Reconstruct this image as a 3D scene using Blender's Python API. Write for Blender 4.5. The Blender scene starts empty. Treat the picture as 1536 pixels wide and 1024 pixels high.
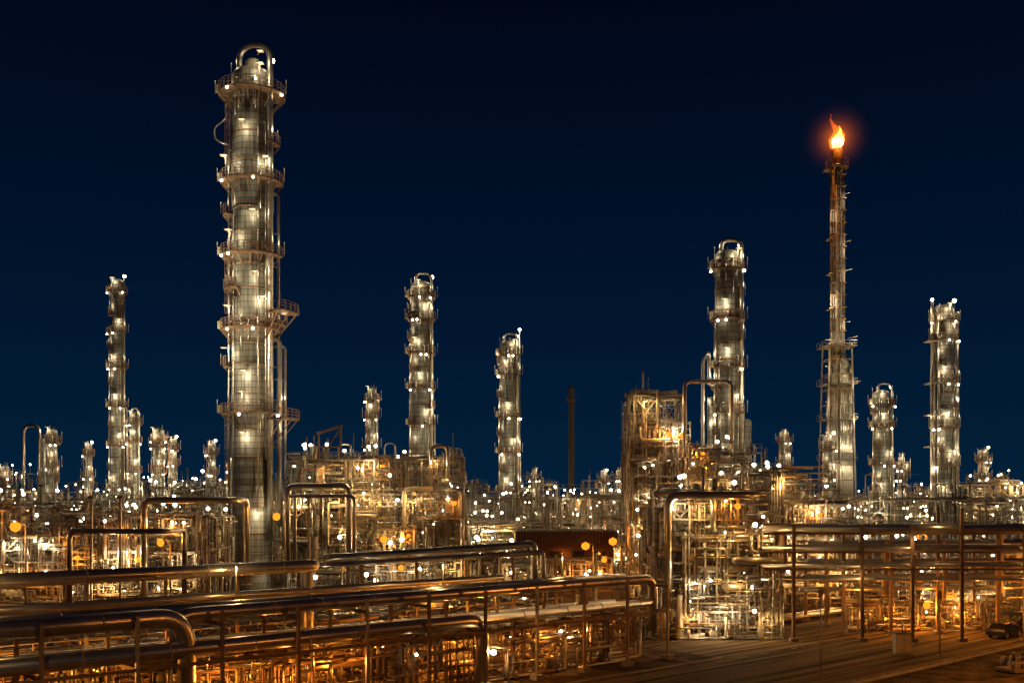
import bpy, math, random
from mathutils import Vector, Matrix
R=random.Random(7)
sc=bpy.context.scene
sc.view_settings.view_transform='Standard'
sc.view_settings.look='None'
sc.view_settings.exposure=0
WARM=(1.0,.83,.53); YEL=(1.0,.60,.21); SOD=(1.0,.34,.04)
GAIN=.95; NLM=1.8
# ---------------------------------------------------------------- materials
def newmat(name):
    m=bpy.data.materials.new(name); m.use_nodes=True
    nt=m.node_tree; nt.nodes.clear()
    o=nt.nodes.new('ShaderNodeOutputMaterial')
    return m,nt,o
def N(nt,t,**k):
    n=nt.nodes.new(t)
    for a,b in k.items(): setattr(n,a,b)
    return n
def surf(name,c1,c2,rough,metal,scale=(1,1,1),nscale=1.0,rvar=.15,bump=0.0,bands=0,lo=.32,hi=.68,spec=.5):
    m,nt,o=newmat(name); L=nt.links.new
    p=N(nt,'ShaderNodeBsdfPrincipled'); p.inputs['Metallic'].default_value=metal; p.inputs['Specular IOR Level'].default_value=spec
    tc=N(nt,'ShaderNodeTexCoord'); mp=N(nt,'ShaderNodeMapping'); mp.inputs['Scale'].default_value=scale
    L(tc.outputs['Object'],mp.inputs['Vector'])
    n=N(nt,'ShaderNodeTexNoise'); n.inputs['Scale'].default_value=nscale; n.inputs['Detail'].default_value=7; n.inputs['Roughness'].default_value=.68
    L(mp.outputs[0],n.inputs['Vector'])
    r=N(nt,'ShaderNodeValToRGB'); r.color_ramp.elements[0].position=lo; r.color_ramp.elements[1].position=hi
    r.color_ramp.elements[0].color=(*c1,1); r.color_ramp.elements[1].color=(*c2,1)
    L(n.outputs['Fac'],r.inputs['Fac'])
    col=r.outputs['Color']
    if bands:
        sx=N(nt,'ShaderNodeSeparateXYZ'); L(tc.outputs['Object'],sx.inputs[0])
        d=N(nt,'ShaderNodeMath',operation='DIVIDE'); L(sx.outputs['Z'],d.inputs[0]); d.inputs[1].default_value=bands
        fr=N(nt,'ShaderNodeMath',operation='FRACT'); L(d.outputs[0],fr.inputs[0])
        fl=N(nt,'ShaderNodeMath',operation='FLOOR'); L(d.outputs[0],fl.inputs[0])
        wn=N(nt,'ShaderNodeTexWhiteNoise',noise_dimensions='1D'); L(fl.outputs[0],wn.inputs['W'])
        mr=N(nt,'ShaderNodeMapRange'); mr.inputs['To Min'].default_value=.62; mr.inputs['To Max'].default_value=1.1
        L(wn.outputs['Value'],mr.inputs['Value'])
        lt=N(nt,'ShaderNodeMath',operation='GREATER_THAN'); L(fr.outputs[0],lt.inputs[0]); lt.inputs[1].default_value=.12
        mr2=N(nt,'ShaderNodeMapRange'); mr2.inputs['To Min'].default_value=.35; L(lt.outputs[0],mr2.inputs['Value'])
        mu=N(nt,'ShaderNodeMath',operation='MULTIPLY'); L(mr.outputs[0],mu.inputs[0]); L(mr2.outputs[0],mu.inputs[1])
        vm=N(nt,'ShaderNodeVectorMath',operation='SCALE'); L(col,vm.inputs[0]); L(mu.outputs[0],vm.inputs['Scale'])
        col=vm.outputs[0]
    L(col,p.inputs['Base Color'])
    rr=N(nt,'ShaderNodeMapRange'); rr.inputs['To Min'].default_value=max(.05,rough-rvar); rr.inputs['To Max'].default_value=min(1,rough+rvar)
    L(n.outputs['Fac'],rr.inputs['Value']); L(rr.outputs[0],p.inputs['Roughness'])
    if bump:
        b=N(nt,'ShaderNodeBump'); b.inputs['Strength'].default_value=bump; b.inputs['Distance'].default_value=.05
        L(n.outputs['Fac'],b.inputs['Height']); L(b.outputs[0],p.inputs['Normal'])
    L(p.outputs[0],o.inputs[0]); return m
def emis(name,c,s):
    m,nt,o=newmat(name); e=N(nt,'ShaderNodeEmission'); e.inputs[0].default_value=(*c,1); e.inputs[1].default_value=s
    nt.links.new(e.outputs[0],o.inputs[0])
    try: m.cycles.emission_sampling='NONE'
    except Exception: pass
    return m
M_SHELL=surf('column_cladding',(.11,.105,.088),(.38,.36,.30),.50,.3,(1.6,1.6,.09),1.8,bands=.9,lo=.36,hi=.64)
M_STEEL=surf('galvanised_steel',(.15,.125,.095),(.34,.29,.23),.55,.35,(1,1,1),.9)
M_PIPE=surf('bare_pipe',(.34,.31,.26),(.56,.52,.45),.33,.8,(1,1,1),1.2)
M_RUST=surf('rusty_steel',(.09,.05,.028),(.24,.14,.08),.7,.2,(1,1,1),1.3)
M_DARK=surf('dark_grating',(.05,.042,.03),(.12,.10,.07),.7,.4)
M_CONC=surf('concrete',(.12,.10,.075),(.25,.21,.16),.9,0,(1,1,1),.8,bump=.3,spec=.2)
M_BULB=emis('lamp_glass_white',(1,.86,.58),24)
M_BULBO=emis('lamp_glass_sodium',(1,.27,.015),1.8)
M_BIG=surf('pipeline_cladding',(.32,.285,.24),(.56,.51,.44),.30,.87,(.35,.35,.35),1.0,rvar=.07,bump=.02)
M_GLASS=surf('dark_glass',(.01,.01,.012),(.02,.02,.025),.08,0)
M_PAINT=surf('car_paint',(.012,.016,.03),(.02,.025,.045),.25,.3)
M_RED=surf('painted_red_steel',(.05,.018,.011),(.10,.036,.020),.8,.1)
M_TAN=surf('insulation',(.30,.25,.17),(.48,.41,.29),.7,.1,(1,1,1),1)
M_RUB=surf('rubber',(.012,.012,.012),(.03,.03,.03),.85,0)
MATS=[M_SHELL,M_STEEL,M_PIPE,M_RUST,M_DARK,M_CONC,M_BULB,M_BULBO,M_BIG,M_GLASS,M_PAINT,M_RED,M_TAN,M_RUB]
SHELL,STEEL,PIPE,RUST,DARK,CONC,BULB,BULBO,BIG,GLASS,PAINT,RED,TAN,RUB=range(14)
NL=[0]
# ---------------------------------------------------------------- builder
class B:
    def __init__(s,name,ox=0,oy=0,ang=0,oz=0):
        s.name=name; s.v=[]; s.f=[]; s.m=[]; s.s=[]; s.lamps=[]; s.fl=[]
        s.o=(ox,oy,oz); s.c=math.cos(ang); s.sn=math.sin(ang)
    def T(s,p):
        x,y,z=p; return (s.o[0]+x*s.c-y*s.sn, s.o[1]+x*s.sn+y*s.c, s.o[2]+z)
    def sweep(s,pts,rs,mat,n=6,cap=True,smooth=True,rot=0):
        pts=[Vector(p) for p in pts]; k=len(pts)
        base=len(s.v); u=None
        for i in range(k):
            t=(pts[min(i+1,k-1)]-pts[max(i-1,0)])
            if t.length<1e-7: t=Vector((0,0,1))
            t.normalize()
            if u is None:
                u=t.cross(Vector((0,0,1)))
                if u.length<.05: u=Vector((1,0,0))
            u=u-t*u.dot(t)
            if u.length<1e-6: u=t.orthogonal()
            u.normalize(); w=t.cross(u)
            r=rs[i] if isinstance(rs,(list,tuple)) else rs
            for j in range(n):
                a=2*math.pi*j/n+rot
                s.v.append(s.T(pts[i]+u*(r*math.cos(a))+w*(r*math.sin(a))))
        for i in range(k-1):
            for j in range(n):
                a=base+i*n+j; b=base+i*n+(j+1)%n
                s.f.append((a,b,b+n,a+n)); s.m.append(mat); s.s.append(smooth)
        if cap:
            s.f.append(tuple(base+j for j in range(n))[::-1]); s.m.append(mat); s.s.append(False)
            s.f.append(tuple(base+(k-1)*n+j for j in range(n))); s.m.append(mat); s.s.append(False)
    def tube(s,p,q,r,mat,n=6,cap=True): s.sweep([p,q],r,mat,n,cap)
    def beam(s,p,q,w,mat): s.sweep([p,q],w*.7071,mat,4,True,False,math.pi/4)
    def path(s,pts,r,mat,n=6,bend=None,st=4):
        if bend is None: bend=r*3
        P=[Vector(p) for p in pts]; out=[P[0]]
        for i in range(1,len(P)-1):
            a=P[i-1]-P[i]; b=P[i+1]-P[i]
            if a.length<1e-4 or b.length<1e-4: continue
            d=min(bend,a.length*.48,b.length*.48)
            A=P[i]+a.normalized()*d; C=P[i]+b.normalized()*d
            for j in range(st+1):
                t=j/st; out.append(A*(1-t)**2+P[i]*(2*t*(1-t))*1.0+C*t*t)
        out.append(P[-1]); s.sweep(out,r,mat,n)
    def box(s,x0,y0,z0,x1,y1,z1,mat):
        b=len(s.v)
        for z in (z0,z1):
            for x,y in ((x0,y0),(x1,y0),(x1,y1),(x0,y1)): s.v.append(s.T((x,y,z)))
        for q in ((3,2,1,0),(4,5,6,7),(0,1,5,4),(1,2,6,5),(2,3,7,6),(3,0,4,7)):
            s.f.append(tuple(b+i for i in q)); s.m.append(mat); s.s.append(False)
    def revolve(s,x,y,prof,mat,n=24):
        base=len(s.v)
        for r,z in prof:
            for j in range(n):
                a=2*math.pi*j/n; s.v.append(s.T((x+r*math.cos(a),y+r*math.sin(a),z)))
        for i in range(len(prof)-1):
            for j in range(n):
                a=base+i*n+j; b=base+i*n+(j+1)%n
                s.f.append((a,b,b+n,a+n)); s.m.append(mat); s.s.append(True)
    def drum_v(s,x,y,z0,z1,r,mat,n=14):
        h=r*.5
        s.revolve(x,y,[(r*.05,z0-h),(r*.6,z0-h*.8),(r*.92,z0-h*.35),(r,z0),(r,z1),(r*.92,z1+h*.35),(r*.6,z1+h*.8),(r*.05,z1+h)],mat,n)
    def drum_h(s,x0,x1,y,z,r,mat,n=12):
        h=r*.5
        s.sweep([(x0-h,y,z),(x0-h*.8,y,z),(x0-h*.35,y,z),(x0,y,z),(x1,y,z),(x1+h*.35,y,z),(x1+h*.8,y,z),(x1+h,y,z)],
                [r*.05,r*.6,r*.92,r,r,r*.92,r*.6,r*.05],mat,n)
    def arcdeck(s,x,y,z,r0,r1,a0,a1,n=16,rail=True,rt=.035,far=False):
        base=len(s.v); th=.22
        seg=max(4,int(n*abs(a1-a0)/360))
        for i in range(seg+1):
            a=math.radians(a0+(a1-a0)*i/seg); c,t=math.cos(a),math.sin(a)
            for r,zz in ((r0,z),(r1,z),(r1,z-th),(r0,z-th)): s.v.append(s.T((x+r*c,y+r*t,zz)))
        for i in range(seg):
            b=base+i*4
            for j in range(4):
                s.f.append((b+j,b+(j+1)%4,b+4+(j+1)%4,b+4+j)); s.m.append(RUST); s.s.append(False)
        for i in range(seg+1):
            a=math.radians(a0+(a1-a0)*i/seg); c,t=math.cos(a),math.sin(a)
            s.beam((x+r1*c,y+r1*t,z),(x+r1*c,y+r1*t,z+1.3),rt*2,RUST)
            if i%2==0: s.beam((x+r0*c,y+r0*t,z-1.2*(r1-r0)),(x+r1*c*.98,y+r1*t*.98,z-th),rt*3,RUST)
        for hh in ((.45,.88,1.3) if not far else (.7,1.3)):
            pts=[(x+r1*math.cos(math.radians(a0+(a1-a0)*i/seg)),y+r1*math.sin(math.radians(a0+(a1-a0)*i/seg)),z+hh) for i in range(seg+1)]
            s.sweep(pts,rt,RUST,4)
    def rail(s,p,q,step=1.5,h=1.1,w=.06):
        p=Vector(p); q=Vector(q); L=(q-p).length; k=max(1,int(L/step)); up=Vector((0,0,h))
        for i in range(k+1):
            a=p+(q-p)*(i/k); s.beam(a,a+up,w,STEEL)
        s.beam(p+up,q+up,w,STEEL); s.beam(p+up*.5,q+up*.5,w*.8,STEEL)
    def ladder(s,x,y,z0,z1,ang,w=.5,rung=.4,cage=True,mat=STEEL):
        a=math.radians(ang); tx,ty=-math.sin(a)*w/2,math.cos(a)*w/2; nx,ny=math.cos(a),math.sin(a)
        for sg in(-1,1): s.beam((x+tx*sg,y+ty*sg,z0),(x+tx*sg,y+ty*sg,z1),.08,mat)
        z=z0
        while z<z1: s.beam((x-tx,y-ty,z),(x+tx,y+ty,z),.04,mat); z+=rung
        if cage:
            z=z0+2.2
            while z<z1:
                pts=[(x+nx*.7*math.sin(t)+tx*1.5*math.cos(t),y+ny*.7*math.sin(t)+ty*1.5*math.cos(t),z) for t in [math.pi*i/6 for i in range(7)]]
                s.sweep(pts,.035,mat,4); z+=1.1
            for t in (.6,1.57,2.5):
                px,py=x+nx*.7*math.sin(t)+tx*1.5*math.cos(t),y+ny*.7*math.sin(t)+ty*1.5*math.cos(t)
                s.beam((px,py,z0+2.2),(px,py,z1),.045,mat)
    def lamp(s,x,y,z,E=300,col=WARM,r=.2,hood=True):
        s.lamps.append((s.T((x,y,z)),E,col,r))
        if hood: s.box(x-r*1.3,y-r*1.0,z+r*1.15,x+r*1.3,y+r*1.6,z+r*1.5,DARK)
    def flood(s,p,q,E,size=60,col=WARM):  # added spot light with housing, brightens tall shells from below
        s.fl.append((s.T(p),s.T(q),E,size,col)); x,y,z=p
        s.box(x-.35,y-.35,z-.75,x+.35,y+.35,z-.45,DARK)
    def bulb(s,x,y,z,r=.16,mat=BULB):
        s.revolve(x,y,[(.01,z-r),(r*.8,z-r*.6),(r,z),(r*.8,z+r*.6),(.01,z+r)],mat,8)
    def done(s):
        me=bpy.data.meshes.new(s.name); me.from_pydata(s.v,[],s.f)
        used=sorted(set(s.m)); mp={u:i for i,u in enumerate(used)}
        for u in used: me.materials.append(MATS[u])
        me.polygons.foreach_set('material_index',[mp[i] for i in s.m])
        me.polygons.foreach_set('use_smooth',s.s); me.update()
        ob=bpy.data.objects.new(s.name,me); sc.collection.objects.link(ob)
        for (p,E,col,r) in s.lamps:
            ld=bpy.data.lights.new('lamp','POINT'); ld.energy=E; ld.color=col; ld.shadow_soft_size=r
            lo=bpy.data.objects.new('lamp',ld); lo.location=p; lo.parent=ob; sc.collection.objects.link(lo); NL[0]+=1
        for (p,q,E,size,col) in s.fl:
            ld=bpy.data.lights.new('added_fill_light','SPOT'); ld.energy=E; ld.color=col; ld.shadow_soft_size=.3; ld.spot_size=math.radians(size); ld.spot_blend=1
            lo=bpy.data.objects.new('added_fill_light',ld); lo.location=p; lo.parent=ob
            lo.rotation_euler=(Vector(q)-Vector(p)).to_track_quat('-Z','Y').to_euler(); sc.collection.objects.link(lo); NL[0]+=1
        return ob
# ---------------------------------------------------------------- columns
def column(name,x,y,r,z1,plats,E=500,side=(),loop=None,lampang=(-125,-60),rl=.24,rung=.5,n=28,wid=None,seed=1,top_lamp=True,mat=SHELL,far=False,flood=True,lh=1.25):
    rr=random.Random(seed); b=B(name,x,y)
    b.revolve(0,0,[(r*1.12,0),(r*1.0,3.2),(r,z1),(r*.97,z1+r*.22),(r*.8,z1+r*.45),(r*.45,z1+r*.6),(.05,z1+r*.65)],mat,n)
    z=6
    while z<z1:
        b.revolve(0,0,[(r,z-.12),(r+.07,z-.12),(r+.07,z+.12),(r,z+.12)],RUST,n); z+=rr.uniform(2.5,5)
    wd=wid or max(.55,r*.42)
    for k,pl in enumerate(plats):
        z,a0,a1=pl[:3]; w=pl[3] if len(pl)>3 else wd
        b.arcdeck(0,0,z,r+.02,r+w,a0,a1,32 if not far else 16,rt=.045 if not far else .055,far=far)
        no=min(.5,r*.2)
        for _ in range(4):
            a=math.radians(rr.uniform(-170,-10)); c,t=math.cos(a),math.sin(a); zz=z+rr.uniform(.6,1.6)
            b.tube((r*.9*c,r*.9*t,zz),((r+no)*c,(r+no)*t,zz),.07*min(3,r+.6),PIPE,8)
            b.tube(((r+no*.9)*c,(r+no*.9)*t,zz),((r+no*.9)*c,(r+no*.9)*t,zz-rr.uniform(2,6)),.08,PIPE,6)
        if r>1.4:
            a=math.radians(-165); b.box((r+w)*math.cos(a)-.3,(r+w)*math.sin(a)-.3,z,(r+w)*math.cos(a)+.3,(r+w)*math.sin(a)+.2,z+1.1,TAN)
        am=lampang[k%len(lampang)]+rr.uniform(-8,8)
        a=math.radians(am); q=r+w+.35
        b.lamp(q*math.cos(a),q*math.sin(a),z+2.4,E,WARM,rl)
        b.beam(((r+w)*math.cos(a),(r+w)*math.sin(a),z),((r+w)*math.cos(a),(r+w)*math.sin(a),z+2.7),.08,STEEL)
        b.beam(((r+w)*math.cos(a),(r+w)*math.sin(a),z+2.7),(q*math.cos(a),q*math.sin(a),z+2.7),.08,STEEL)
        for aa,e_ in ((-172,.4),(-8,.3)):
            if rr.random()<.85:
                a=math.radians(aa); q=r+w+.45
                b.lamp(q*math.cos(a),q*math.sin(a),z+2.2,E*e_,WARM,rl,False)
                b.beam((q*math.cos(a),q*math.sin(a),z),(q*math.cos(a),q*math.sin(a),z+2.0),.08,STEEL)
        for _ in range(2):
            a=math.radians(rr.uniform(-165,-15)); q=r+w+.15; b.bulb(q*math.cos(a),q*math.sin(a),z-.5,rl*.5)
        nz=plats[k+1][0] if k+1<len(plats) else None
        if nz is not None:
            la=-150 if k%2 else -35
            a=math.radians(la); b.ladder((r+.35)*math.cos(a),(r+.35)*math.sin(a),z,nz+1,la,rung=rung,cage=not far,mat=RUST)
            zm=(z+nz)/2+rr.uniform(-1,1); la=rr.choice((-160,-20,-130))
            b.arcdeck(0,0,zm,r+.02,r+wd*.75,la-22,la+22,40,rt=.045,far=far)
            a=math.radians(la); q=r+wd*.75+.3; b.lamp(q*math.cos(a),q*math.sin(a),zm+1.9,E*.4,WARM,rl,False)
            b.beam((q*math.cos(a),q*math.sin(a),zm),(q*math.cos(a),q*math.sin(a),zm+1.7),.07,STEEL)
    for _ in range(4):
        a=math.radians(rr.uniform(-180,180)); q=r*rr.uniform(.3,1.0); h=rr.uniform(.4,1.2)*max(1,r*.5)
        b.tube((q*math.cos(a),q*math.sin(a),z1-1),(q*math.cos(a),q*math.sin(a),z1+r*.35+h),rr.uniform(.04,.10),PIPE,6)
    if plats:
        a=math.radians(-150); b.ladder((r+.35)*math.cos(a),(r+.35)*math.sin(a),2,plats[0][0]+1,-150,rung=rung,cage=not far)
    for (ang,off,pr,za,zb) in side:
        a=math.radians(ang); c,t=math.cos(a),math.sin(a); q=r+off
        b.path([((r*.9)*c,(r*.9)*t,zb),(q*c,q*t,zb),(q*c,q*t,za)],pr,PIPE,8)
        z=za+2
        while z<zb-1:
            b.beam((r*.95*c,r*.95*t,z),(q*c,q*t,z),.12,STEEL); z+=5
    if loop:
        pr,za=loop; yl=-(r+pr)*.5; xl=(r+pr)*.9
        b.path([(-r*.55,-r*.3,z1),(-r*.55,-r*.3,z1+r*lh),(xl,yl,z1+r*lh),(xl,yl,za)],pr,PIPE,12,bend=r*1.3,st=10)
        z=za+3
        while z<z1-1: b.beam((r*.8,-r*.3,z),(xl,yl,z),.14,STEEL); z+=6
    if top_lamp:
        b.beam((-r-.1,0,z1-1),(-r-.1,0,z1+r*.9),.08,STEEL); b.lamp(-r-.1,-.1,z1+r*.9+.3,E*.3,WARM,rl,False)
        b.beam((r+.1,-.3,z1-1),(r+.1,-.3,z1+r*.9),.08,STEEL); b.bulb(r+.1,-.3,z1+r*.9+.2,rl)
    if flood:
        d=15+z1*.15
        b.flood((7,-d,17),(0,0,z1*.62),z1*z1*5.5,70)  # fill spot and mast added to brighten the column shell
        b.beam((7,-d,0),(7,-d,16.3),.25,STEEL)
    return b
P=[(27,-200,20),(39.5,-200,-5),(50.5,-215,0),(61.5,-200,20),(74.6,-220,40,1.9)]
b=column('distillation_column',-39,150,3.0,76.8,P,E=430,side=((-25,.55,.28,8,41),(-12,1.5,.34,10,38),(5,.9,.22,12,60),(-40,.4,.12,20,70),(-155,.4,.13,10,66),(-20,.5,.16,10,72),(-5,2.1,.2,10,37),(-60,.3,.07,15,74),(-130,.3,.08,15,60)),
    loop=(.46,8),lampang=(-100,-118,-112,-122,-62),rl=.4,rung=.35,n=48,wid=1.6,seed=3,flood=False,lh=1.62)
b.arcdeck(0,0,26.2,3.2,7.0,-38,8,40,rt=.05); b.arcdeck(0,0,42.0,3.1,6.9,-42,8,40,rt=.05); b.arcdeck(0,0,40.2,3.1,5.2,-42,8,40)
for zz,aa,E in ((32.5,-92,470),(23.5,-95,470),(43.4,-55,550),(64,-50,350),(12,-60,400),(69,-95,260),(56,-75,260),(47,-70,260),(36,-140,260),(79.2,-60,220)):
    a=math.radians(aa)
    b.lamp(4.4*math.cos(a),4.4*math.sin(a),zz,E,WARM,.36); b.beam((2.9*math.cos(a),2.9*math.sin(a),zz+.4),(4.4*math.cos(a),4.4*math.sin(a),zz+.4),.08,STEEL)
b.path([(-2.5,-1.6,73.5),(-3.4,-2,72.5),(-3.2,-2,70.5),(-5.1,-2.2,69),(-4.9,-2.2,67.2),(-3,-2,66.5)],.14,PIPE,6,bend=1.2,st=6)
b.drum_v(.2,-.2,78.3,79.5,1.1,TAN,16)
for p,q,E in (((-14,-24,15),(0,0,50),50000),((13,-22,15),(0,0,38),20000),((-8,-30,15),(0,0,68),66000)):  # added fill spots lifting the main column between its platform lamps
    b.flood(p,q,E,60); b.beam((p[0],p[1],0),(p[0],p[1],14.3),.25,STEEL)
b.done()
def plats(za,zb,step,rr): 
    o=[];z=za
    while z<zb: o.append((z,-200 if rr.random()<.6 else -150,20 if rr.random()<.6 else -10)); z+=step*rr.uniform(.85,1.15)
    return o
pr=random.Random(11)
cols=[
 (-94.6,240,1.6,66,17,9,350,None),(-18.1,200,2.0,56.5,20,8.0,360,(.3,15)),(-.7,210,1.75,46.5,16,8,360,(.25,10)),
 (-29.4,210,1.0,37,18,6.5,230,None),(35.5,165,2.0,54,20,8.5,400,(.35,14)),(81.3,220,1.9,37,15,7.5,340,(.25,10)),
 (82,190,1.8,50,14,7.4,380,None),(65.3,240,1.1,30,15,6.5,240,None),(113,240,1.1,25.5,14,6,200,None),(-84.9,225,1.05,33.2,14,6.5,240,(.25,8)),
 (-101.6,240,.8,27,14,6,190,None),(-79.5,225,1.2,29.5,13,6.5,240,None),(-76.5,226,.7,27.5,15,6.5,180,None),(-82.8,180,.9,26.3,14,6.5,190,None),
 (-67.5,225,.8,26.5,14,6.5,190,None),(5.4,240,.6,21,14,5,180,None),(22,240,.6,20.5,14,5,180,None),(25.3,238,.5,21,14,5,180,None),(61.3,194,.9,26,13,6,220,None),
 (74,190,.6,22,13,6,180,None),(-60,215,.9,22.5,14,5,190,None),(-109,215,.8,21,12,5,180,None)]
for i,(x,y,r,zt,zf,stp,E,lp) in enumerate(cols):
    ps=plats(zf,zt-3.5,stp,pr)+[(zt-2.0,-210,30)]
    big=r>1.5
    sd=[(-20,.3,r*.12,6,zt-5),(-160,.3,r*.1,6,zt*.8),(-50,.25,.08,8,zt*.7),(-5,.7,.14,6,zt*.55)]
    b=column('distillation_column',x,y,r,zt,ps,E=E,side=sd,loop=lp,rl=.38 if big else .3,rung=.8,n=20,seed=i+20,far=True,top_lamp=big or i%2==0,lampang=(-110,-65,-95),flood=zt>24,lh=1.35)
    if i==2: b.tube((2.3,0,5),(2.3,0,49.5),.16,PIPE); b.bulb(2.3,0,49.8,.3)
    if i==6:
        b.tube((-2.3,0,5),(-2.3,-.3,51.5),.3,PIPE); b.tube((-1.6,-1.5,5),(-1.6,-1.5,49),.25,PIPE); b.bulb(-2.3,-.3,52,.3)
        for z in (44,36,30,24): b.box(-3.4,-2.2,z,-1,1,z+.2,STEEL); b.rail((-3.4,-2.2,z),(-1,-2.2,z)); 
        b.tube((2.5,-.4,6),(2.5,-.4,49.7),.3,PIPE)
    if i==4:
        b.path([(-4.2,-1,16),(-4.2,-1,37),(-3.2,-1,38.5),(-3.2,-1,33)],.3,PIPE,8,bend=.8)
        b.path([(-3.2,-1,33),(-1,-1,33)],.25,PIPE)
        b.tube((-2.7,0,15),(-2.7,0,31),.6,SHELL,12)
        b.drum_v(3.2,0,16,27,.8,SHELL)
    b.done()
b=B('smokestack',17.8,300); b.revolve(0,0,[(1.3,0),(.9,20),(.8,47),(.98,47.1),(.98,48),(.7,48)],DARK,20); b.arcdeck(0,0,44,.8,1.5,0,359,12,far=True); b.done()
b=B('overhead_pipe_loop',-87,178); b.path([(0,0,0),(0,0,27.3),(2.9,0,27.3),(2.9,0,2)],.3,PIPE,10,bend=1.4,st=8); b.tube((3.6,0,0),(3.6,0,25),.35,SHELL,10); b.lamp(-1,-.5,18,200); b.beam((-1,-.5,0),(-1,-.5,18),.1,STEEL); b.done()
# ---------------------------------------------------------------- flare stack
b=B('flare_stack',65,200)
b.tube((0,0,0),(0,0,83),.95,STEEL,24); b.revolve(0,0,[(.95,81.0),(1.1,82),(1.1,84),(.9,84.2),(.7,84)],RUST,20)
for (xx,yy,r_,zt_) in ((1.3,-.3,.22,80),(-1.3,-.3,.22,79),(.6,-1.15,.12,78),(-.5,-1.2,.14,80),(1.0,-.9,.1,76),(-1.0,-.9,.1,75)): b.tube((xx,yy,0),(xx,yy,zt_),r_,STEEL,8)
z=2
while z<80:
    b.box(-1.5,-1.3,z,1.5,-.1,z+.14,RUST); z+=2.4
def lat(b,z0,z1,w0,w1,step):
    k=int((z1-z0)/step); pr_=None
    for i in range(k+1):
        t=i/k; z=z0+(z1-z0)*t; w=w0+(w1-w0)*t
        c=[(-w,-w,z),(w,-w,z),(w,w,z),(-w,w,z)]
        for j in range(4): b.beam(c[j],c[(j+1)%4],.16,RUST)
        if pr_:
            for j in range(4):
                b.beam(pr_[j],c[j],.26,STEEL)
        pr_=c
lat(b,0,45,3.1,2.2,3.0)
for xx in (-2.9,-2.6,-2.3,-1.9,-1.5,-1.1,-.6,.3,.8,1.2,1.6,2.0,2.4,2.8): b.tube((xx,-1.6,0),(xx*.8,-1.4,44+xx*.8-abs(xx)*2),.19,PIPE if xx>0 else STEEL,8)
b.arcdeck(0,0,80.5,.9,2.2,0,359,16); b.box(-2.6,-1,79.8,-.9,1,80.2,RUST)
for z in (22,30,37,44.5):
    b.box(-3.2,-2.8,z,3.2,2.8,z+.12,DARK); b.rail((-3.2,-2.8,z),(3.2,-2.8,z)); b.rail((-3.2,-2.8,z),(-3.2,2.8,z)); b.rail((3.2,-2.8,z),(3.2,2.8,z))
for z in (52,59,66): b.box(-2,-1.8,z,-1.2,1,z+.12,RUST)
for (x_,z_,E) in ((2.1,65,400),(2.3,59.3,400),(-1.8,54.3,450),(-2.0,52.3,350),(2.9,45.8,450),(-3.4,40,450),(-3.4,27,500),(3,30,450),(-1,20,600),(3.4,37,400),(-3.4,33,400),(1,25,400),(-1.9,71,300),(1.9,74.5,250),(2.0,49,350),(-2.2,46,350)):
    yy=-2.0 if abs(z_)>46 else -3.6
    b.lamp(x_,yy,z_,E,WARM,.38,False)
    b.beam((x_*.6,-1,z_+.4),(x_,yy,z_+.4),.08,STEEL)
b.ladder(-.1,-1.5,45,80,-90,rung=.6,cage=True,mat=STEEL)
b.flood((-9,-26,17),(0,0,55),42000,60,YEL); b.beam((-9,-26,0),(-9,-26,16.3),.25,STEEL)  # added fill spot and mast aimed up the stack
b.done()
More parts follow.
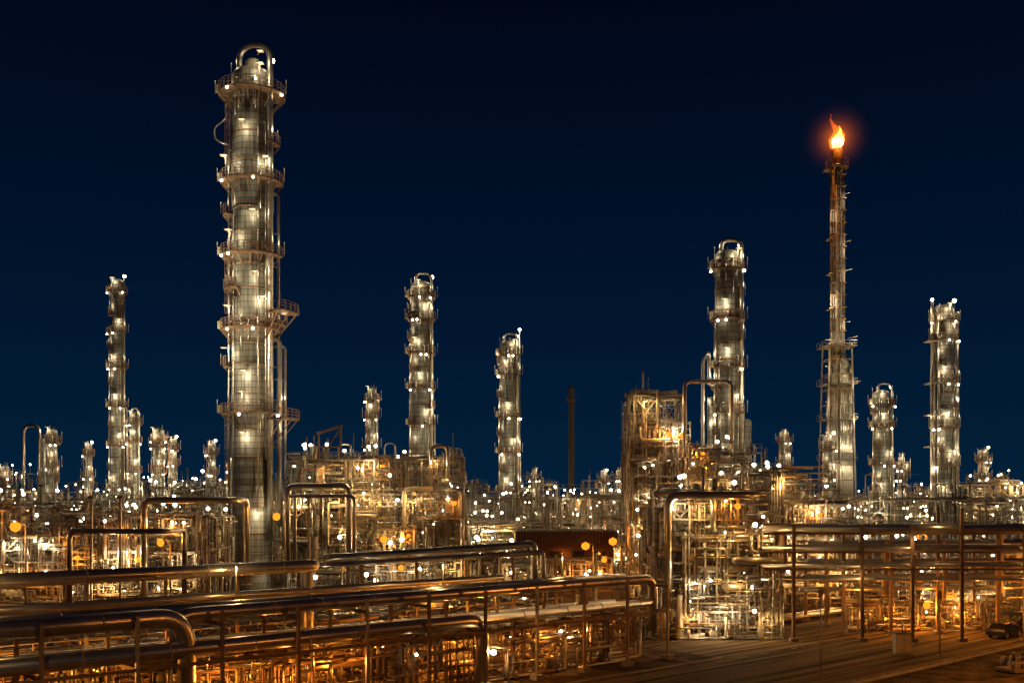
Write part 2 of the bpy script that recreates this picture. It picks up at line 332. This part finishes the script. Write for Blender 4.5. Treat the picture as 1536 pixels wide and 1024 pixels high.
def flame():
    m,nt,o=newmat('flame_core'); L=nt.links.new
    e=N(nt,'ShaderNodeEmission'); tc=N(nt,'ShaderNodeTexCoord'); sx=N(nt,'ShaderNodeSeparateXYZ'); L(tc.outputs['Generated'],sx.inputs[0])
    r=N(nt,'ShaderNodeValToRGB'); L(sx.outputs['Z'],r.inputs[0])
    r.color_ramp.elements[0].color=(1,.30,.03,1); r.color_ramp.elements[1].color=(1,.14,.005,1)
    el=r.color_ramp.elements.new(.35); el.color=(1,.66,.25,1); el=r.color_ramp.elements.new(.62); el.color=(1,.38,.05,1)
    L(r.outputs[0],e.inputs[0]); e.inputs[1].default_value=4.5; L(e.outputs[0],o.inputs[0])
    MATS.append(m); ci=len(MATS)-1
    m2,nt,o=newmat('flame_gas'); e=N(nt,'ShaderNodeEmission'); e.inputs[0].default_value=(1,.15,.004,1); e.inputs[1].default_value=.9
    nt.links.new(e.outputs[0],o.inputs['Volume']); MATS.append(m2); gi=len(MATS)-1
    b=B('flare_flame',65,200,0,84)
    b.sweep([(-.1,0,.0),(-.25,0,.7),(-.25,0,1.5),(.15,0,2.4),(.55,0,3.2),(.65,0,4.0),(.45,0,4.8)],[.3,.7,.82,.7,.48,.25,.03],ci,14)
    b.sweep([(.35,.1,.5),(.9,0,1.3),(1.2,0,2.1),(1.1,0,3.2)],[.35,.4,.25,.03],ci,10)
    b.sweep([(-.4,.1,.8),(-.9,0,1.5),(-.85,0,2.4)],[.35,.28,.03],ci,10)
    b.lamps.append(((65,198,87),6000,(1,.3,.04),.4))
    ob=b.done()
    g=B('flame_gas',65,200,0,84)
    g.sweep([(-.1,0,-.3),(-.2,0,.6),(-.1,0,1.8),(.3,0,3.0),(-.1,0,4.1),(-.8,0,5.0),(-1.3,0,6.0),(-1.2,0,6.9)],[.5,1.3,1.6,1.3,.7,.4,.22,.05],gi,14)
    go=g.done(); go.parent=ob
    m3,nt,o=newmat('flame_glow_halo'); L=nt.links.new  # emissive volume sphere, puts an orange glow halo around the flame
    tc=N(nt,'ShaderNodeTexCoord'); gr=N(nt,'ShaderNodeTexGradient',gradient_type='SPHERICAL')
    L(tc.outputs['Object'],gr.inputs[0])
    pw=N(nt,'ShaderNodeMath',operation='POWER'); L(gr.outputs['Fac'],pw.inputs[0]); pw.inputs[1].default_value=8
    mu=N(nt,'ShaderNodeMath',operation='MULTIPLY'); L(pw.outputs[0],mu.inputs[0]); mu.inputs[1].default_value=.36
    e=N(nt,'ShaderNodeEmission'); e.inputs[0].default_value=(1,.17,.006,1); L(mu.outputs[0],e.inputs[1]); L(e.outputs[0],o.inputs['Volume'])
    me=bpy.data.meshes.new('flame_glow_halo'); import bmesh
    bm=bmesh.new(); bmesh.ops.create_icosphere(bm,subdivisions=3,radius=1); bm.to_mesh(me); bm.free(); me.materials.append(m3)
    h=bpy.data.objects.new('flame_glow_halo',me); h.scale=(11,11,11); h.location=(65,200,86.3); sc.collection.objects.link(h)
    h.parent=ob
flame()
# ---------------------------------------------------------------- process structures
def structure(name,ox,oy,ang,nx,ny,nz,dx,dy,dz,dens,nl,E,col=YEL,seed=0,uneven=2,n=6,rl=.2,bulbs=6,pw=.26,tops=True,pmax=.28,mats=(PIPE,STEEL,PIPE,TAN,SHELL,STEEL,RUST),sodp=.12):
    rr=random.Random(seed); b=B(name,ox,oy,ang)
    H=[[max(1,nz-rr.randint(0,uneven)) for j in range(ny)] for i in range(nx)]
    zl=[0]
    for k in range(nz+1): zl.append(zl[-1]+dz*rr.uniform(.85,1.15))
    def hh(i,j):
        return max([H[a][c] for a in (i-1,i) for c in (j-1,j) if 0<=a<nx and 0<=c<ny])
    for i in range(nx+1):
        for j in range(ny+1):
            b.beam((i*dx,j*dy,0),(i*dx,j*dy,zl[hh(i,j)]),pw,STEEL)
    for i in range(nx):
        for j in range(ny):
            for k in range(1,H[i][j]+1):
                z=zl[k]; x0,y0=i*dx,j*dy
                for p,q in (((x0,y0,z),(x0+dx,y0,z)),((x0,y0,z),(x0,y0+dy,z)),((x0,y0+dy,z),(x0+dx,y0+dy,z)),((x0+dx,y0,z),(x0+dx,y0+dy,z))):
                    b.beam(p,q,pw*.7,STEEL)
                if rr.random()<.6: b.rail((x0,y0-.1,z+.15),(x0+dx,y0-.1,z+.15))
                if rr.random()<.15:
                    b.box(x0+.02,y0+.02,z+.13,x0+dx-.02,y0+dy-.02,z+.19,STEEL)
                if rr.random()<.3:
                    a=zl[k-1]
                    b.beam((x0,y0,a),(x0+dx,y0,z),pw*.5,STEEL)
                    if rr.random()<.5:b.beam((x0+dx,y0,a),(x0,y0,z),pw*.5,STEEL)
                if rr.random()<.25:
                    x_=x0+dx*rr.uniform(.3,.7); 
                    b.ladder(x_,y0-.25,zl[k-1],z+1,-90,rung=.5,cage=False)
                q=rr.random()
                if q<.10: b.drum_v(x0+dx/2,y0+dy/2,zl[k-1]+.8,z-.6,min(dx,dy)*rr.uniform(.15,.3),rr.choice((SHELL,TAN,PIPE)))
                elif q<.24: b.drum_h(x0+.8,x0+dx-.8,y0+dy*rr.uniform(.2,.6),zl[k-1]+1.1,rr.uniform(.4,.85),rr.choice((SHELL,TAN,PIPE)))
                elif q<.34:
                    w=rr.uniform(.5,1.4); xx=x0+rr.uniform(.5,dx-2); b.box(xx,y0+.4,zl[k-1]+.25,xx+w,y0+1.2,zl[k-1]+rr.uniform(1,2.2),rr.choice((TAN,STEEL,CONC)))
    W,D=nx*dx,ny*dy
    def ht(x,y): return zl[H[min(nx-1,max(0,int(x/dx)))][min(ny-1,max(0,int(y/dy)))]]
    for k in range(1,nz+1):
        for j in range(ny*2):
            if rr.random()<.75:
                y=rr.uniform(0,D); i0=rr.randint(0,nx-1); i1=rr.randint(i0+1,nx); r=rr.choice((.06,.08,.11,.16,.22,pmax))
                zz=zl[k]+pw*.5+r
                if zl[k]<=ht(i0*dx+.1,y)+.1:
                    for t in range(rr.randint(1,4)): b.tube((i0*dx,y+t*r*2.8,zz),(i1*dx,y+t*r*2.8,zz),r,rr.choice(mats),n)
    for _ in range(nx*nz*2):
        x=rr.uniform(0,W); y=rr.uniform(-.7,D*.5); h=ht(x,max(0,y)); za=rr.uniform(0,h*.6); zb=rr.uniform(za+2,h+1); r=rr.choice((.035,.05,.06,.08,.12))
        for t in range(rr.randint(1,5)): b.tube((x+t*r*3,y,za),(x+t*r*3,y,zb-t*.2),r,rr.choice(mats),n)
    for _ in range(int(dens*nx*ny*nz)):
        x=rr.uniform(0,W); y=rr.uniform(-.6,D) if rr.random()<.5 else rr.uniform(-.8,D*.35); z=rr.uniform(0,1)*ht(x,y); r=rr.choice((.03,.04,.045,.06,.08,.11,.15 if rr.random()<.6 else pmax))
        pts=[(x,y,z)]; ax=rr.choice('xz')
        for s_ in range(rr.randint(2,4)):
            if ax=='z': z=min(max(.2,z+rr.uniform(-1,1)*dz*1.6),ht(x,y)+rr.uniform(0,1.0))
            elif ax=='x': x=min(max(-.5,x+rr.uniform(-1,1)*dx*1.6),W+.5)
            else: y=min(max(-.8,y+rr.uniform(-1,1)*dy*.7),D)
            pts.append((x,y,z)); ax=rr.choice({'x':'zzy','z':'xxy','y':'xz'}[ax])
        b.path(pts,r,rr.choice(mats),n,st=2 if n<6 else 3)
        if rr.random()<.2:
            x,y,z=pts[1]; b.tube((x,y-.1,z),(x,y-.45,z),.18,RUST,6)
    if tops:
        for _ in range(int(nx*ny*2.6)):
            x=rr.uniform(0,W); y=rr.uniform(0,D); z=ht(x,y); q=rr.random(); h=rr.uniform(1,4.5)
            if q<.4: b.tube((x,y,z-3),(x,y,z+h),rr.uniform(.05,.16),PIPE,n)
            elif q<.5: w=rr.uniform(.8,1.8); b.path([(x,y,z-2),(x,y,z+h*.7),(x+w,y,z+h*.7),(x+w,y,z-2)],rr.uniform(.08,.18),PIPE,n,bend=w*.45,st=5)
            elif q<.65: b.drum_v(x,y,z,z+h*.6,rr.uniform(.3,.6),rr.choice((SHELL,TAN)),10)
            else: b.beam((x,y,z),(x,y,z+h*.6),.09,STEEL); b.bulb(x,y-.1,z+h*.6+.2,.24)
    for _ in range(int(nl*NLM)):
        x=rr.uniform(.5,W-.5); y=rr.choice((-1.6,-1.2,-1.4,rr.uniform(0,D*.5))); z=min(zl[rr.randint(1,nz)],ht(x,max(0,y)))-rr.uniform(.4,1.4)
        q=rr.random(); so=q<sodp or col==SOD
        b.lamp(x,y,z,E*GAIN*rr.uniform(.4,1.5),SOD if so else (col if q<.75 else WARM),rl*rr.uniform(.8,1.2))
        if so and col!=SOD: b.bulb(x+rl*2.6,y-.1,z,rl*1.6,BULBO)
    for _ in range(int(bulbs*1.3)):
        x=rr.uniform(0,W); y=rr.uniform(-1.3,D*.1); z=rr.uniform(2,ht(x,max(0,y))); b.bulb(x,y,z,rl*rr.uniform(.6,1.1))
    b.done()
S='process_structure'
structure(S,15,101,0.0,3,3,4,3.9,4.2,3.7,38,11,330,YEL,1,1,pmax=.35)
structure(S,17.3,142,0.0,2,3,7,3.7,4.2,4.1,24,11,430,YEL,2,1,pmax=.3,bulbs=12)
structure(S,24.9,140,0.0,3,3,5,3.7,4.2,4.3,22,14,480,YEL,22,1,pmax=.3,bulbs=12)
structure(S,30,126,0.0,3,3,4,4.2,4.2,4.3,20,9,480,YEL,33,1,bulbs=10)
structure(S,-33,148,0.0,6,4,4,4.2,4.5,4.7,19,18,470,YEL,3,1,pmax=.35,bulbs=16,sodp=.25)
structure(S,-80,136,0.0,5,3,3,4.4,4.5,4.2,23,10,430,YEL,4,1,bulbs=14,sodp=.4)
structure(S,-57,128,0.0,4,4,3,4.1,4.5,3.9,23,9,430,YEL,5,1,bulbs=12,sodp=.4)
structure(S,-62,165,0.0,5,3,4,4.4,4.5,3.9,13,9,500,YEL,6,2,bulbs=12)
structure(S,-24,112,0.0,5,2,2,4.4,4.5,3.8,24,7,300,YEL,7,1,sodp=.4)
structure(S,-5,122,0.0,2,3,2,4.4,4.2,3.4,22,3,300,YEL,8,1,sodp=.4)
structure(S,2,156,0.0,3,1,1,4.4,4,3.6,26,4,260,SOD,88,0,tops=False,pw=.2)
structure(S,-8,187,0.0,7,3,3,5,5,4.6,14,13,560,YEL,9,2,bulbs=16)
structure(S,42,122,0.0,5,3,2,4.6,5,4,20,7,360,YEL,10,1,sodp=.4)
structure(S,47,165,0.0,8,3,3,5.2,5,4.8,14,15,560,YEL,12,2,bulbs=20)
structure(S,64,130,0.0,4,3,2,4.6,5,4,18,5,360,YEL,13,1,sodp=.5)
structure(S,-100,190,0.0,7,3,3,5,5,4.6,12,11,560,YEL,14,2,bulbs=16)
sd=40
for (Y,x0,x1,nzs,dz,de) in ((230,-125,125,3,5.2,9),(290,-150,155,4,5,5),(370,-190,195,4,5.5,4)):
    x=x0
    while x<x1:
        sd+=1; k=R.randint(3,4); w=R.uniform(5,6.5)
        structure(S,x,Y+R.uniform(-8,8),0.0,k,2,nzs,w,6,dz*R.uniform(.85,1.05),de,4 if Y<300 else 2,1200 if Y<300 else 2500,YEL,sd,2,n=5,rl=.28,bulbs=17,pw=.32)
        x+=k*w+R.uniform(1,5)
# ---------------------------------------------------------------- foreground rack  (u axis along rack)
AX=math.atan2(.654,.756); OX,OY=13.2,89
b=B('pipe_rack',OX,OY,AX)
def run(n,z,r,u0,u1,mat=BIG,k=18):
    b.tube((u0,n,z),(u1,n,z),r,mat,k)
    bands(n,z,r,u0,u1,mat,k)
def bands(n,z,r,u0,u1,mat=BIG,k=20):
    u=u0+R.uniform(2,5)
    while u<u1:
        b.tube((u-.04,n,z),(u+.04,n,z),r+.02,STEEL,k); u+=R.uniform(3.5,6)
b.path([(-110,0,7),(-43.5,0,7),(-43.5,0,0)],.56,BIG,28,bend=1.9,st=10); bands(0,7,.56,-110,-46)
b.path([(-43.9,.9,3.5),(-43.9,.9,7.0),(0,.9,7.0),(0,.9,2.5)],.44,BIG,22,bend=1.2,st=8); bands(.9,7,.44,-42,-2)
b.path([(-110,-.1,5.0),(-20.5,-.1,5.0),(-20.5,-.1,0)],.5,BIG,22,bend=1.5,st=8); bands(-.1,5,.5,-110,-23)
run(.9,4.9,.36,-110,-.2)
b.path([(-110,3.0,7.05),(-7,3.0,7.05),(-7,3,4)],.42,BIG,20,bend=1.2,st=6); bands(3,7.05,.42,-110,-9)
run(4.4,7.0,.3,-110,0); run(5.5,6.95,.22,-110,0); run(6.2,6.95,.16,-110,0); run(2.1,6.9,.16,-110,0)
b.path([(-110,6.4,9.2),(-31,6.4,9.2),(-31,7.6,9.2),(-31,7.6,4)],.45,BIG,20,bend=1.1,st=8); bands(6.4,9.2,.45,-110,-33)
b.path([(-110,7.4,7.3),(-12,7.4,7.3),(-12,8.4,7.3),(-12,8.4,1)],.3,BIG,16,bend=.9,st=6)
for nn in (2.4,3.4,4.6,5.6,6.6): run(nn,4.55,R.choice((.14,.2,.26)),-110,0,PIPE,10)
u=0; i=0
while u>-112:
    for nn in (0-.85,4.0,8.0):
        b.beam((u,nn,0),(u,nn,7.3 if nn<0 else (6.6 if nn<7 else 9)),.2,RUST if i%3 else STEEL)
        b.box(u-.4,nn-.4,0,u+.4,nn+.4,.4,CONC)
    for z in (6.42,4.2): b.beam((u,-.85,z),(u,8,z),.22,RUST)
    if i%2==0:
        b.beam((u,4,0.4),(u,8,4.2),.12,RUST); b.beam((u,4,4.2),(u,8,.4),.12,RUST)
    u-=5.2; i+=1
for nn in (-.85,8): b.beam((-110,nn,4.2),(0,nn,4.2),.18,RUST)
for (uu,nn,z,E,c) in ((-9.5,1.8,2.6,700,YEL),(-21,5,3.4,1700,SOD),(-31,4.5,3.4,2000,SOD),(-40,5,3.4,1900,SOD),(-50,5,3.4,1400,SOD),(-4,5,3.4,1000,SOD),(-15,6,3.4,1200,SOD),(-26,1.2,2.2,500,SOD),(-36,1.2,2.2,500,SOD),
     (-22,2.6,9.0,260,YEL),(-38,4.6,9.4,260,YEL),(-54,4.6,9.4,260,YEL),(-8,4,9.0,220,YEL)):
    b.lamp(uu,nn,z,E,c,.12)
    if z>8: b.beam((uu,nn+.25,6.5),(uu,nn+.25,z+.2),.08,STEEL)
b.done()
structure('pump_station',OX-52*.756-9*(.654)*1,OY-52*.654+9*.756,AX,11,2,1,4.4,4.2,3.9,44,9,520,SOD,71,0,rl=.15,bulbs=4,pw=.2,tops=False,mats=(RUST,PIPE,STEEL,RUST,TAN))
structure('pump_station',OX-46*.756-1.2*(.654)*1,OY-46*.654+1.2*.756,AX,10,1,1,4.4,3.5,3.6,40,6,380,SOD,72,0,rl=.12,bulbs=2,pw=.16,tops=False,pmax=.2,mats=(RUST,PIPE,STEEL,RUST))
# ---------------------------------------------------------------- right pipe bridges
def bridge(ox,oy,ang,L,top,posts,lamps):
    b=B('pipe_bridge',ox,oy,ang); d=top-11.2
    for (yy,z,r) in ((0,11.2,.36),(1.1,11.1,.24),(2.0,11.1,.28),(3.2,11.2,.4),(4.3,11.1,.2),(0.2,9.2,.24),(1.2,9.2,.18),(2.4,9.2,.3),(4,9.2,.2),(0.1,7.5,.2),(1.5,7.5,.28),(3,7.5,.2),(0.4,6.1,.16),(2,6.1,.2)):
        b.tube((0,yy,z+d),(L,yy,z+d),r,BIG if r>.23 else PIPE,16)
    for k,xx in enumerate(posts):
        for yy in (-.6,5):
            b.beam((xx,yy,0),(xx,yy,11.6+d if k!=3 else 13.2+d),.3,RUST); b.box(xx-.4,yy-.4,0,xx+.4,yy+.4,.35,CONC)
        for z in (10.7,8.85,7.15,5.8): b.beam((xx,-.6,z+d),(xx,5,z+d),.24,RUST)
    for z in (10.7,8.85,7.15): 
        for yy in (-.6,5): b.beam((0,yy,z+d),(L,yy,z+d),.2,RUST)
    for q in lamps: b.lamp(*q,.13)
    b.done()
bridge(25,100,0,60,11.2,(3,9.8,14.8,19.7,26,32,38,44,50,56),((8.5,-1,6.6,260,YEL),(22,1,5.2,800,SOD),(30,1,5.2,800,SOD),(14,-1.4,9.9,170,YEL),(27,-1.4,9.9,170,YEL),(17,-1.4,12.6,170,YEL),(12,2,4.8,700,SOD)))
bridge(33,112,.12,60,9.0,(2,9,16,23,30,37,44,51),((5,-1,4,500,SOD),(14,-1,4.2,600,SOD),(24,-1,4,600,SOD),(34,-1,4,500,SOD)))
structure('pump_station',37,107,.1,6,1,1,3.6,2.6,2.6,26,5,240,SOD,91,0,rl=.13,bulbs=2,pw=.16,tops=False,pmax=.2)
def pl(x,y,pts,r,m=BIG):
    b=B('process_pipe',x,y); b.path(pts,r,m,16,bend=r*3.2,st=8); 
    for p in (pts[0],pts[-1]): b.tube((p[0],p[1],p[2]),(p[0],p[1],p[2]+.15),r*1.6,m,16)
    b.done()
pl(-46,125,[(0,0,0),(0,0,14),(11.5,0,14),(11.5,5,14),(11.5,5,3)],.42)
pl(-22.5,138,[(0,0,0),(0,0,16),(-8.5,0,16),(-8.5,0,4)],.42)
pl(-21.6,137,[(0,0,0),(0,0,14.6),(-9,0,14.6),(-9,4,14.6),(-9,4,4)],.26)
pl(-50,113,[(0,0,0),(0,0,10.5),(11,0,10.5),(11,6,10.5),(11,6,1)],.3)
pl(-18,112,[(-3,0,7.6),(4,0,8),(19.5,0,9),(20.5,0,9),(20.5,0,0)],.4)
pl(-18,111,[(-3,0,6.9),(4,0,7.2),(20.5,0,8.2),(21.4,0,8.2),(21.4,0,0)],.3)
pl(15.5,99.5,[(0,0,5),(0,0,14.5),(6,0,14.5),(9,0,14.5)],.42)
pl(18,139,[(6,0,20),(6,0,30.5),(12.5,0,30.5),(12.5,0,20)],.3)
pl(-9.5,148,[(0,0,4),(0,0,22),(-2.5,0,22),(-2.5,0,16)],.3)
b=B('gantry_frame',-29,150,0)
b.beam((0,0,19),(0,0,24),.3,RUST); b.beam((3.3,0,19),(3.3,0,25.2),.3,RUST); b.beam((-.3,0,24),(3.5,0,25.2),.35,RUST); b.beam((0,0,20),(3.3,0,24.8),.2,RUST); b.beam((-2,0,19),(-2,0,22),.25,RUST); b.beam((-2,0,22),(3.3,0,22),.25,RUST); b.done()
# ---------------------------------------------------------------- shed
b=B('storage_shed',1.5,165)
b.box(0,0,0,15,.25,6.8,RED); b.box(0,10,0,15,10.25,6.8,RED); b.box(-.25,0,0,0,10.25,6.8,RED); b.box(15,0,0,15.25,10.25,6.8,RED)
b.box(-.8,-.9,6.85,15.8,11,8.9,RED)
for i in range(32): b.box(-.7+i*.52,-.95,6.9,-.6+i*.52,11,9.0,RUST)
for i in range(4): b.box(1+i*3.6,-.06,0.2,3.6+i*3.6,-.02,3.6,DARK)
for i in range(4): b.box(1.2+i*3.6,-.06,4.6,3.2+i*3.6,-.02,5.6,GLASS)
b.lamp(7,-1.3,5.2,200,SOD,.2); b.lamp(13,-1.3,5.2,120,SOD,.2); b.done()
# ---------------------------------------------------------------- street lamps
def street(x,y,h,E=900,double=False,col=SOD,r=.2,g=.36,mat=BULBO):
    b=B('street_lamp',x,y)
    b.sweep([(0,0,0),(0,0,h)],[.14,.07],STEEL,8); b.box(-.3,-.3,0,.3,.3,.25,CONC)
    for sg in ((-1,1) if double else (-1,)):
        b.path([(0,0,h-.3),(0,0,h+.15),(sg*1.1,-.2,h+.3)],.05,STEEL,6,bend=.4)
        b.box(sg*1.1-.35,-.4,h+.28,sg*1.1+.35,0,h+.42,DARK)
        b.bulb(sg*1.1,-.2,h-.1,g,mat); b.lamp(sg*1.1,-g-.2-r,h-.1,E,col,r,False)
    b.done()
street(11.6,143,7.6,700,r=.16,g=.6); street(15.6,144,8.2,700,r=.16,g=.6); street(13.8,138,5.9,350,r=.14,g=.4)
street(-57.4,118,11.0,1800,r=.24,g=.65); street(-76,122,12,1200,r=.2); street(-56,108,7.5,700,r=.14,g=.45); street(-14,118,9.5,600,r=.14,g=.45); street(-29,128,12,700,r=.16,g=.5); street(-41,120,9,700,r=.16,g=.45)
street(45,106,3.0,1100,r=.14,g=.4); street(38,120,8.5,900,r=.14,g=.4); street(60,112,7.5,1200,r=.14,g=.4)
street(-25,38,14,5200,False,(1,.68,.36)); street(24,34,14,7000,False,SOD); street(-44,62,13,3200,False,(1,.68,.36)); street(47,72,11,13000,False,SOD); street(66,98,11,6000,False,SOD)  # unseen lamps added beyond the frame edges to light foreground pipes and road
street(75,115,9,2500); street(58,140,9,1500); street(-.3,76,2.6,300,False,YEL,.14,.22,BULB)
for (x,y,h) in ((38.5,90,6),(25,81,7)):
    b=B('marker_pole',x,y); b.tube((0,0,0),(0,0,h),.07,STEEL,8); b.box(-.2,-.2,0,.2,.2,.15,CONC); b.box(-.18,-.04,h-.9,.18,-.0,h-.2,DARK); b.done()
b=B('electrical_cabinet',35.5,91); b.box(-.7,-.4,.15,.7,.4,1.9,STEEL); b.box(-.85,-.5,0,.85,.5,.15,CONC); b.box(-.78,-.48,1.9,.78,.48,2.0,DARK)
for i in (-.35,.35): b.box(i-.3,-.43,.3,i+.3,-.402,1.8,TAN)
b.tube((.0,0,2),(0,0,3),.08,STEEL); b.tube((.3,0,2),(.3,0,2.6),.08,STEEL); b.done()
b=B('control_cabinet',39,117); b.box(0,0,0,1.3,.9,2.3,TAN); b.box(-.1,-.1,2.3,1.4,1.0,2.42,STEEL); b.box(.15,-.03,.2,1.15,-.003,2.1,STEEL); b.done()
b=B('valve_skid',40.5,80.5,.4); b.box(0,0,.1,5,2,.3,RUST)
for i in range(5): b.tube((.5+i,.6,.3),(.5+i,.6,1.7),.12,RUST,8); b.tube((.5+i,.3,1.5),(.5+i,.22,1.5),.3,DARK,10); b.drum_v(.5+i,1.5,.6,1.1,.3,STEEL,10)
b.tube((0,.6,.8),(5,.6,.8),.18,PIPE,10); b.rail((0,-.1,.3),(5,-.1,.3)); b.done()
# ---------------------------------------------------------------- car
def car(x,y,ang,name='parked_car'):
    b=B(name,x,y,ang)
    def prism(prof,w0,w1,mat,z_in=None):
        base=len(b.v); k=len(prof)
        for s_ in(-1,1):
            for (px,pz,t) in prof:
                w=w0+(w1-w0)*t; b.v.append(b.T((px,s_*w,pz)))
        b.f.append(tuple(range(base,base+k))); b.m.append(mat); b.s.append(False)
        b.f.append(tuple(range(base+k,base+2*k))[::-1]); b.m.append(mat); b.s.append(False)
        for i in range(k):
            j=(i+1)%k; b.f.append((base+i,base+k+i,base+k+j,base+j)); b.m.append(mat); b.s.append(False)
    prism([(-2.3,.35,0),(-1.85,.3,0),(-1.75,.6,0),(-1.4,.75,0),(-1.05,.6,0),(-.95,.28,0),(.95,.28,0),(1.05,.6,0),(1.4,.75,0),(1.75,.6,0),(1.85,.3,0),(2.25,.35,0),(2.3,.65,0),(2.1,.85,.1),(1.0,.98,.15),(-2.1,1.0,.15),(-2.3,.8,0)],.9,.82,PAINT)
    prism([(1.0,.99,0),(.25,1.45,1),(-1.4,1.48,1),(-2.05,1.01,0)],.80,.62,GLASS)
    prism([(.3,1.455,0),(.1,1.5,1),(-1.3,1.53,1),(-1.5,1.485,0)],.64,.56,PAINT)
    for xx in(1.0,-.35,-1.35):
        for s_ in(-1,1): b.beam((xx,s_*.81,.99),(xx*.55-.35 if xx>0 else xx,s_*.64,1.47),.06,PAINT)
    for xx in (-1.4,1.4):
        for s_ in (-1,1):
            b.tube((xx,s_*.68,.34),(xx,s_*.9,.34),.34,RUB,18); b.tube((xx,s_*.9,.34),(xx,s_*.92,.34),.2,STEEL,12)
    for s_ in(-1,1): b.box(2.26,s_*.65-.15,.6,2.32,s_*.65+.15,.74,TAN); b.box(-2.33,s_*.7-.12,.7,-2.28,s_*.7+.12,.88,RED); b.box(.75,s_*.95-.08,.98,.95,s_*.95+.08,1.1,PAINT)
    return b.done()
car(50.5,102.5,.7); car(56,107.5,.72); car(-9.5,104,.1)
# ---------------------------------------------------------------- ground, road
def sheet(name,pts,z,mat,rot=False):
    me=bpy.data.meshes.new(name); me.from_pydata([(x,y,0) for x,y in pts],[],[tuple(range(len(pts)))]); me.materials.append(mat)
    o=bpy.data.objects.new(name,me); sc.collection.objects.link(o); o.location=(0,0,z)
    if rot: o.location=(OX,OY,z); o.rotation_euler=(0,0,AX)
G=surf('ground_gravel',(.014,.009,.005),(.10,.062,.034),1,0,(1,1,1),.45,rvar=0,bump=1,lo=.4,hi=.62,spec=.03)
RD=surf('road_asphalt',(.012,.008,.005),(.15,.10,.055),1,0,(.025,1.1,1),1.0,rvar=.0,bump=.6,lo=.40,hi=.60,spec=.06)
sheet('ground',[(-3000,-500),(3000,-500),(3000,6000),(-3000,6000)],0,G)
sheet('road',[(-100,-18),(160,-18),(160,-4),(-100,-4)],.004,RD,True)
sheet('road',[(4,-4),(160,-4),(160,6),(4,6)],.008,RD,True)
LM=surf('road_paint',(.02,.015,.01),(.25,.20,.13),.9,0,(.3,1,1),2,lo=.45,hi=.6,spec=.1)
for nn in (-17.4,-4.6): sheet('road_marking',[(-100,nn),(160,nn),(160,nn+.15),(-100,nn+.15)],.012,LM,True)
b=B('kerb',OX,OY,AX); b.box(-100,-4,0,3.8,-3.75,.13,CONC); b.box(-100,-18.3,0,160,-18.02,.13,CONC); b.done()
b=B('pipe_track',OX,OY,AX)
for k,nn in enumerate((7.2,7.9,8.4,9.2)): b.tube((9,nn,.45),(150,nn,.45),(.2,.14,.12,.25)[k],PIPE,8)
u=9
while u<150: b.box(u-.15,6.8,0,u+.15,9.7,.2,CONC); u+=4
b.done()
# ---------------------------------------------------------------- world
w=bpy.data.worlds.new('World'); sc.world=w; w.use_nodes=True; nt=w.node_tree; bg=nt.nodes['Background']
tc=nt.nodes.new('ShaderNodeTexCoord'); sx=nt.nodes.new('ShaderNodeSeparateXYZ'); nt.links.new(tc.outputs['Generated'],sx.inputs[0])
cr=nt.nodes.new('ShaderNodeValToRGB'); nt.links.new(sx.outputs['Z'],cr.inputs[0]); e=cr.color_ramp.elements
e[0].position=0; e[0].color=(.0010,.0150,.0400,1); e[1].position=.46; e[1].color=(.0003,.0020,.0088,1)
q=e.new(.12); q.color=(.0005,.0098,.0315,1); q=e.new(.26); q.color=(.0003,.0056,.0210,1)
nt.links.new(cr.outputs[0],bg.inputs[0]); bg.inputs[1].default_value=1
# ---------------------------------------------------------------- camera
cd=bpy.data.cameras.new('camera'); cd.sensor_width=36; cd.lens=36*1500/1536; cd.shift_y=238/1536; cd.clip_end=8000
co=bpy.data.objects.new('camera',cd); co.location=(0,0,14); co.rotation_euler=(math.radians(90),0,0); sc.collection.objects.link(co); sc.camera=co
print('LIGHTS',NL[0],'faces',sum(len(o.data.polygons) for o in bpy.data.objects if o.type=='MESH'))
